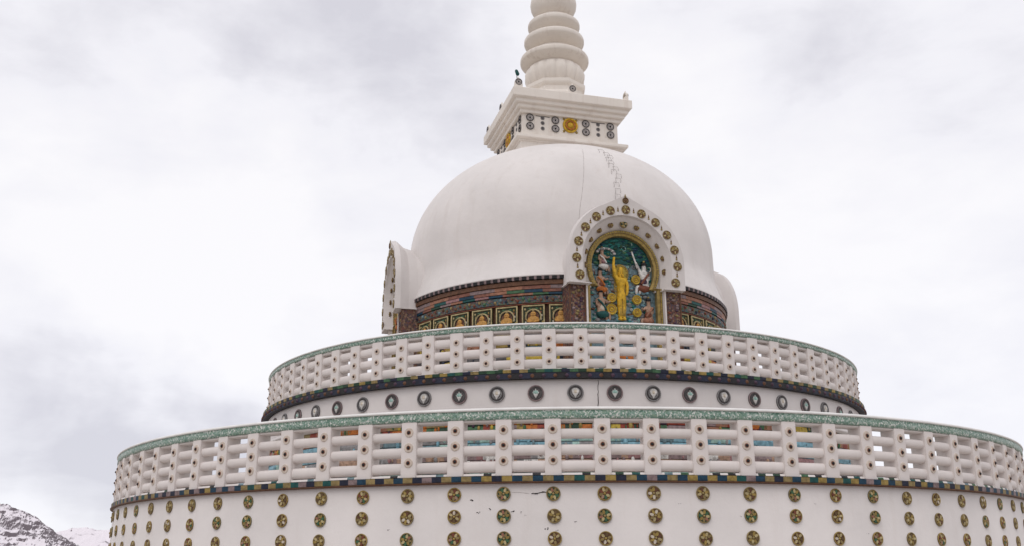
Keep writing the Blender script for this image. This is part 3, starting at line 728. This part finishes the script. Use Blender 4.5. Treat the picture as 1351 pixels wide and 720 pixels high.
def attendant(cx, cz, s_, face, flesh, robe, robe2, armup=False, staff=False):
    g = lambda x, z: (cx + x * face * s_, Y - .015, cz + z * s_)
    P = [(0, .0), (0, .12), (0, .24), (0, .32), (0, .39), (0, .46), (-.08, .27), (-.10, .16), (.02, .12), (.08, .27), (.13, .22 if not armup else .38), (.20, .24 if not armup else .48), (-.06, -.02), (.10, -.03), (.12, -.16), (.06, -.02), (.17, .0), (.19, -.16)]
    V = [g(*p) for p in P]
    for i in (8, 11): V[i] = (V[i][0], Y - .06, V[i][2])
    E = [(0, 1), (1, 2), (2, 3), (3, 4), (4, 5), (2, 6), (6, 7), (7, 8), (2, 9), (9, 10), (10, 11), (0, 12), (12, 13), (13, 14), (0, 15), (15, 16), (16, 17)]
    R = [.075, .065, .075, .035, .052, .045, .036, .030, .022, .036, .030, .022, .055, .045, .025, .055, .045, .025]
    skin_fig('attendant_figure', V, E, [r * s_ for r in R], flesh, panel, 1)
    b = MB(); c = lambda x, z, y=0: (cx + x * face * s_, Y - .02 + y, cz + z * s_)
    b.blob(c(.03, -.03), (.15 * s_, .06, .085 * s_), robe, 12, 7); b.blob(c(.02, .10), (.085 * s_, .062, .09 * s_), robe2, 12, 7)
    b.tube([c(-.08, .27, -.03), c(0, .18, -.06), c(.09, .05, -.05)], .022 * s_, robe, 6)
    b.blob(c(0, .455, .0), (.062 * s_, .05, .045 * s_), K['black'] if robe is not K['white'] else K['grey'], 10, 6); b.blob(c(0, .51), (.026 * s_, .026, .028 * s_), K['gold'], 8, 5)
    for e_ in (-.02, .02): b.blob(c(.01 + e_, .40, -.052), (.008 * s_, .005, .006 * s_), K['black'], 5, 4)
    b.blob(c(.012, .385, -.058), (.009 * s_, .008, .014 * s_), flesh, 5, 4)
    if staff: b.tube([c(.16, .36, -.02), c(.20, .50, -.02), c(.27, .70, -.02)], .018 * s_, K['white'], 6)
    link('garment', b.mesh('garment'), panel)
attendant(-.43, 4.27, .86, 1, K['skin'], K['teal'], K['cream'])
attendant(-.43, 4.72, .72, 1, K['skin'], K['orange'], K['redbrown'])
attendant(-.38, 5.13, .66, 1, K['skin'], K['white'], K['pink'])
attendant(.43, 4.80, .90, -1, K['white'], K['redbrown'], K['purple'], True, True)
attendant(.49, 4.20, .80, -1, K['skin'], K['salmon'], K['redbrown'])
b = MB()
for (x, z) in [(.40, 4.68), (.44, 4.62), (.36, 4.70), (.30, 4.66), (.47, 4.70), (-.50, 4.14), (-.40, 4.10), (-.3, 4.14), (.36, 4.12), (.45, 4.10)]:
    b.blob((x, Y, z), (.05, .035, .03), K[random.choice(['white', 'bluegrey', 'sky', 'grey'])], 8, 5)
link('flower_cluster', b.mesh('flower_cluster'), panel)

for rt_ in niches[1:]:
    pn2 = [c for c in rt_.children if c.name.startswith('relief_panel')][0]
    for ch in list(panel.children):
        c2 = ch.copy(); sc.collection.objects.link(c2); c2.parent = pn2

# ---- square block (harmika) and spire
HA = .268; HX = 0.015
hm = link('top_block', None, st); hm.rotation_euler = (0, 0, HA); hm.location = (HX * S, 0, 0)
def sqring(b, prof, m):
    P = len(prof); vs = []
    for (cx_, cy_) in ((-1, -1), (1, -1), (1, 1), (-1, 1)):
        for r, z in prof: vs.append((cx_ * r, cy_ * r, z))
    b.add(vs, [(j * P + i, ((j + 1) % 4) * P + i, ((j + 1) % 4) * P + i + 1, j * P + i + 1) for j in range(4) for i in range(P - 1)], m)
b = MB(); sqring(b, [(.7, 8.0), (1.12, 8.05), (1.13, 8.49), (1.155, 8.495), (1.16, 8.53), (1.225, 8.54), (1.24, 8.555), (1.24, 8.61), (1.225, 8.622), (1.0, 8.64)], WS); link('lower_slab', b.mesh('lower_slab'), hm)
b = MB(); sqring(b, [(1.07, 8.60), (1.07, 9.17)], WS); bodyo = link('block_body', b.mesh('block_body'), hm)
b = MB(); sqring(b, [(1.02, 9.152), (1.125, 9.156), (1.135, 9.17), (1.135, 9.235), (1.185, 9.24), (1.20, 9.255), (1.20, 9.325), (1.25, 9.332), (1.262, 9.345), (1.262, 9.42), (1.315, 9.43), (1.33, 9.445), (1.33, 9.625), (1.315, 9.64), (.3, 9.66)], WS)
link('cornice', b.mesh('cornice'), hm)
def target_disc(r):
    b = MB(); b.disc(r * .95, -.012, .01, K['white'], n=20, r1=r); b.ring(r * .86, r * .15, -.014, K['darkgrey'], n=20)
    b.ring(r * .5, r * .07, -.012, K['mauve'], n=16, k=5); b.blob((0, -.014, 0), (r * .28, .018, r * .28), K['black'], 8, 5); return b.mesh('ringed_disc', False)
TD = target_disc(.088)
b = MB(); b.blob((0, 0, 0), (.034, .02, .030), K['darkgrey'], 8, 5); b.ring(.036, .010, -.002, K['grey'], n=12, k=5); SD = b.mesh('small_boss', False)
b = MB(); r_ = .165
b.disc(r_ * .98, -.02, .01, K['yellow'], n=26, r1=r_ * 1.02); b.ring(r_ * .9, .022, -.022, K['richgold'], n=26)
b.ring(r_ * .58, .020, -.026, K['orange'], n=22); b.blob((0, -.02, 0), (r_ * .42, .035, r_ * .42), K['richgold'], 12, 7)
for q in range(8): b.blob((r_ * .58 * math.cos(q * PI / 4), -.028, r_ * .58 * math.sin(q * PI / 4)), (.026, .014, .026), K['yellow'], 7, 5)
for sx in (-1, 1):
    for sz in (-1, 1): b.blob((sx * r_ * .86, -.006, sz * r_ * .86), (.03, .014, .03), K['gold'], 7, 5)
GM = b.mesh('gold_medallion', False)
for f in range(4):
    a = f * PI / 2
    def pf(name, me, u, z, out=1.07):
        o = link(name, me, bodyo); o.location = ((out * math.sin(a) + u * math.cos(a)) * S, (-out * math.cos(a) + u * math.sin(a)) * S, (z + H0) * S); o.rotation_euler = (0, 0, a)
        return o
    for u in (-.905, -.342, .342, .905):
        for z in (9.075, 8.88): pf('ringed_disc', TD, u, z - .004)
    for u in (-.625, .625):
        for z in (9.09, 8.975, 8.85): pf('small_boss', SD, u, z)
    pf('gold_medallion', GM, -.01, 8.985)
    b = MB()
    for s_ in (-1, 1):     # thin dark line under the cornice and cream frames
        b.box(min(s_ * .45, s_ * .80), max(s_ * .45, s_ * .80), -.006, .01, .0, .014, K['darkgrey'])
    for s_ in (-1, 1):
        for u in (s_ * .19, s_ * .46, s_ * .79): b.box(u - .007, u + .007, -.012, .01, -.31, .03, WS)
    pf('panel_trim', b.mesh('panel_trim', False), 0, 9.12)
TD2 = target_disc(.078)
def acroterion():
    b = MB(); b.disc(.082, -.03, .03, WS, n=20); b.add([], [], WS)
    b.box(-.085, .085, -.035, .035, -.13, -.03, WS); b.tube([(0, 0, .06), (0, 0, .10), (0, 0, .135)], [.034, .022, .004], WS, 7)
    b.disc(.074, -.034, -.029, K['white'], n=20); b.ring(.066, .011, -.034, K['darkgrey'], n=20); b.blob((0, -.034, 0), (.022, .012, .022), K['black'], 8, 5)
    b.ring(.040, .006, -.034, K['mauve'], n=16, k=5)
    return b.mesh('corner_ornament', False)
AC = acroterion()
for f in range(4):
    a = f * PI / 2
    for u in (-1.2, 0) if f not in () else (): 
        o = link('corner_ornament', AC, hm); out = 1.235
        o.location = ((out * math.sin(a) + u * math.cos(a)) * S, (-out * math.cos(a) + u * math.sin(a)) * S, (9.775 + H0) * S); o.rotation_euler = (0, 0, a)
# spire
SX = .03
b = MB(); b.lathe([(.74, 9.6), (.74, 10.0), (.70, 10.03), (.66, 10.08), (.66, 10.18), (.70, 10.22), (.72, 10.26), (.72, 10.34), (.60, 10.38)], WS, n=8, th0=PI / 8, th1=PI / 8 + 2 * PI, smooth=False, cx=SX)
sp_ = link('spire', None, st); link('octagonal_plinth', b.mesh('octagonal_plinth'), sp_)
b = MB(); n = 128; prof = [(.50, 10.30), (.575, 10.36), (.645, 10.46), (.685, 10.58), (.69, 10.68), (.655, 10.79), (.57, 10.88)]
vs = []
for j in range(n):
    t = 2 * PI * j / n; fl = 1 - .075 * (1 - abs(math.sin(t * 8))) ** 1.5
    for i, (r, z) in enumerate(prof):
        k = fl if 0 < i < len(prof) - 1 else 1; vs.append((SX + r * k * math.sin(t), -r * k * math.cos(t), z))
P = len(prof); b.add(vs, [(j * P + i, ((j + 1) % n) * P + i, ((j + 1) % n) * P + i + 1, j * P + i + 1) for j in range(n) for i in range(P - 1)], WS, True)
link('lotus_bowl', b.mesh('lotus_bowl'), sp_)
def ringd(R, z, th, up_r, name='spire_ring', mt=None):
    k = th / .34; b = MB()
    pr = [(.3, z - .22 * k), (R * .60, z - .205 * k), (R * .74, z - .175 * k), (R * .86, z - .125 * k), (R * .95, z - .060 * k), (R * .978, z - .035 * k), (R * .985, z - .028 * k), (R * .992, z - .020 * k), (R, z), (R, z + .065 * k), (R * .985, z + .09 * k), (R * .94, z + .115 * k), (R * .80, z + .16 * k), (.3, z + .18 * k)]
    b.lathe(pr, mt or WS, n=96, cx=SX); link(name, b.mesh(name), sp_)
ringd(.785, 11.03, .34, .55, mt=WST); ringd(.692, 11.53, .32, .5); ringd(.602, 11.945, .30, .42)
b = MB(); b.lathe([(.5, 10.9), (.46, 11.3), (.42, 11.7), (.37, 12.1), (.33, 12.25), (.3, 12.9)], WS, n=64, cx=SX); link('spire_core', b.mesh('spire_core'), sp_)
b = MB(); b.lathe([(.3, 12.2), (.40, 12.24), (.475, 12.33), (.525, 12.44), (.54, 12.55), (.525, 12.66), (.45, 12.78), (.3, 12.86)], WS, n=80, cx=SX); link('spire_ball', b.mesh('spire_ball'), sp_)
ringd(.50, 13.05, .26, .34); ringd(.42, 13.4, .24, .28); ringd(.34, 13.72, .2, .2)
b = MB(); b.lathe([(.2, 12.8), (.18, 13.9), (.10, 14.0), (.22, 14.15), (.24, 14.3), (.12, 14.45), (.03, 14.9), (.002, 15.2)], K['richgold'], n=48, cx=SX); link('finial', b.mesh('finial'), sp_)

# ---- floodlight on the corner of the block
c = Matrix.Rotation(HA, 3, 'Z') @ Vector((-1.22, -1.22, 0))
fl = thing('floodlight', 'small dark lamp on a thin stalk at the near corner of the square top block', 'lamp', loc=((c.x + HX) * S, c.y * S, (9.645 + H0) * S))
b = MB(); b.tube([(0, .06, 0), (0, .05, .22), (-.01, .02, .31)], .008, K['darkgrey'], 6); link('stalk', b.mesh('stalk', False), fl)
b = MB(); 
b.tube([(.025, 0, .30), (.012, 0, .32), (-.02, 0, .41), (-.028, 0, .43)], [.020, .040, .034, .018], K['teal'], 8); link('lamp_head', b.mesh('lamp_head', False), fl)
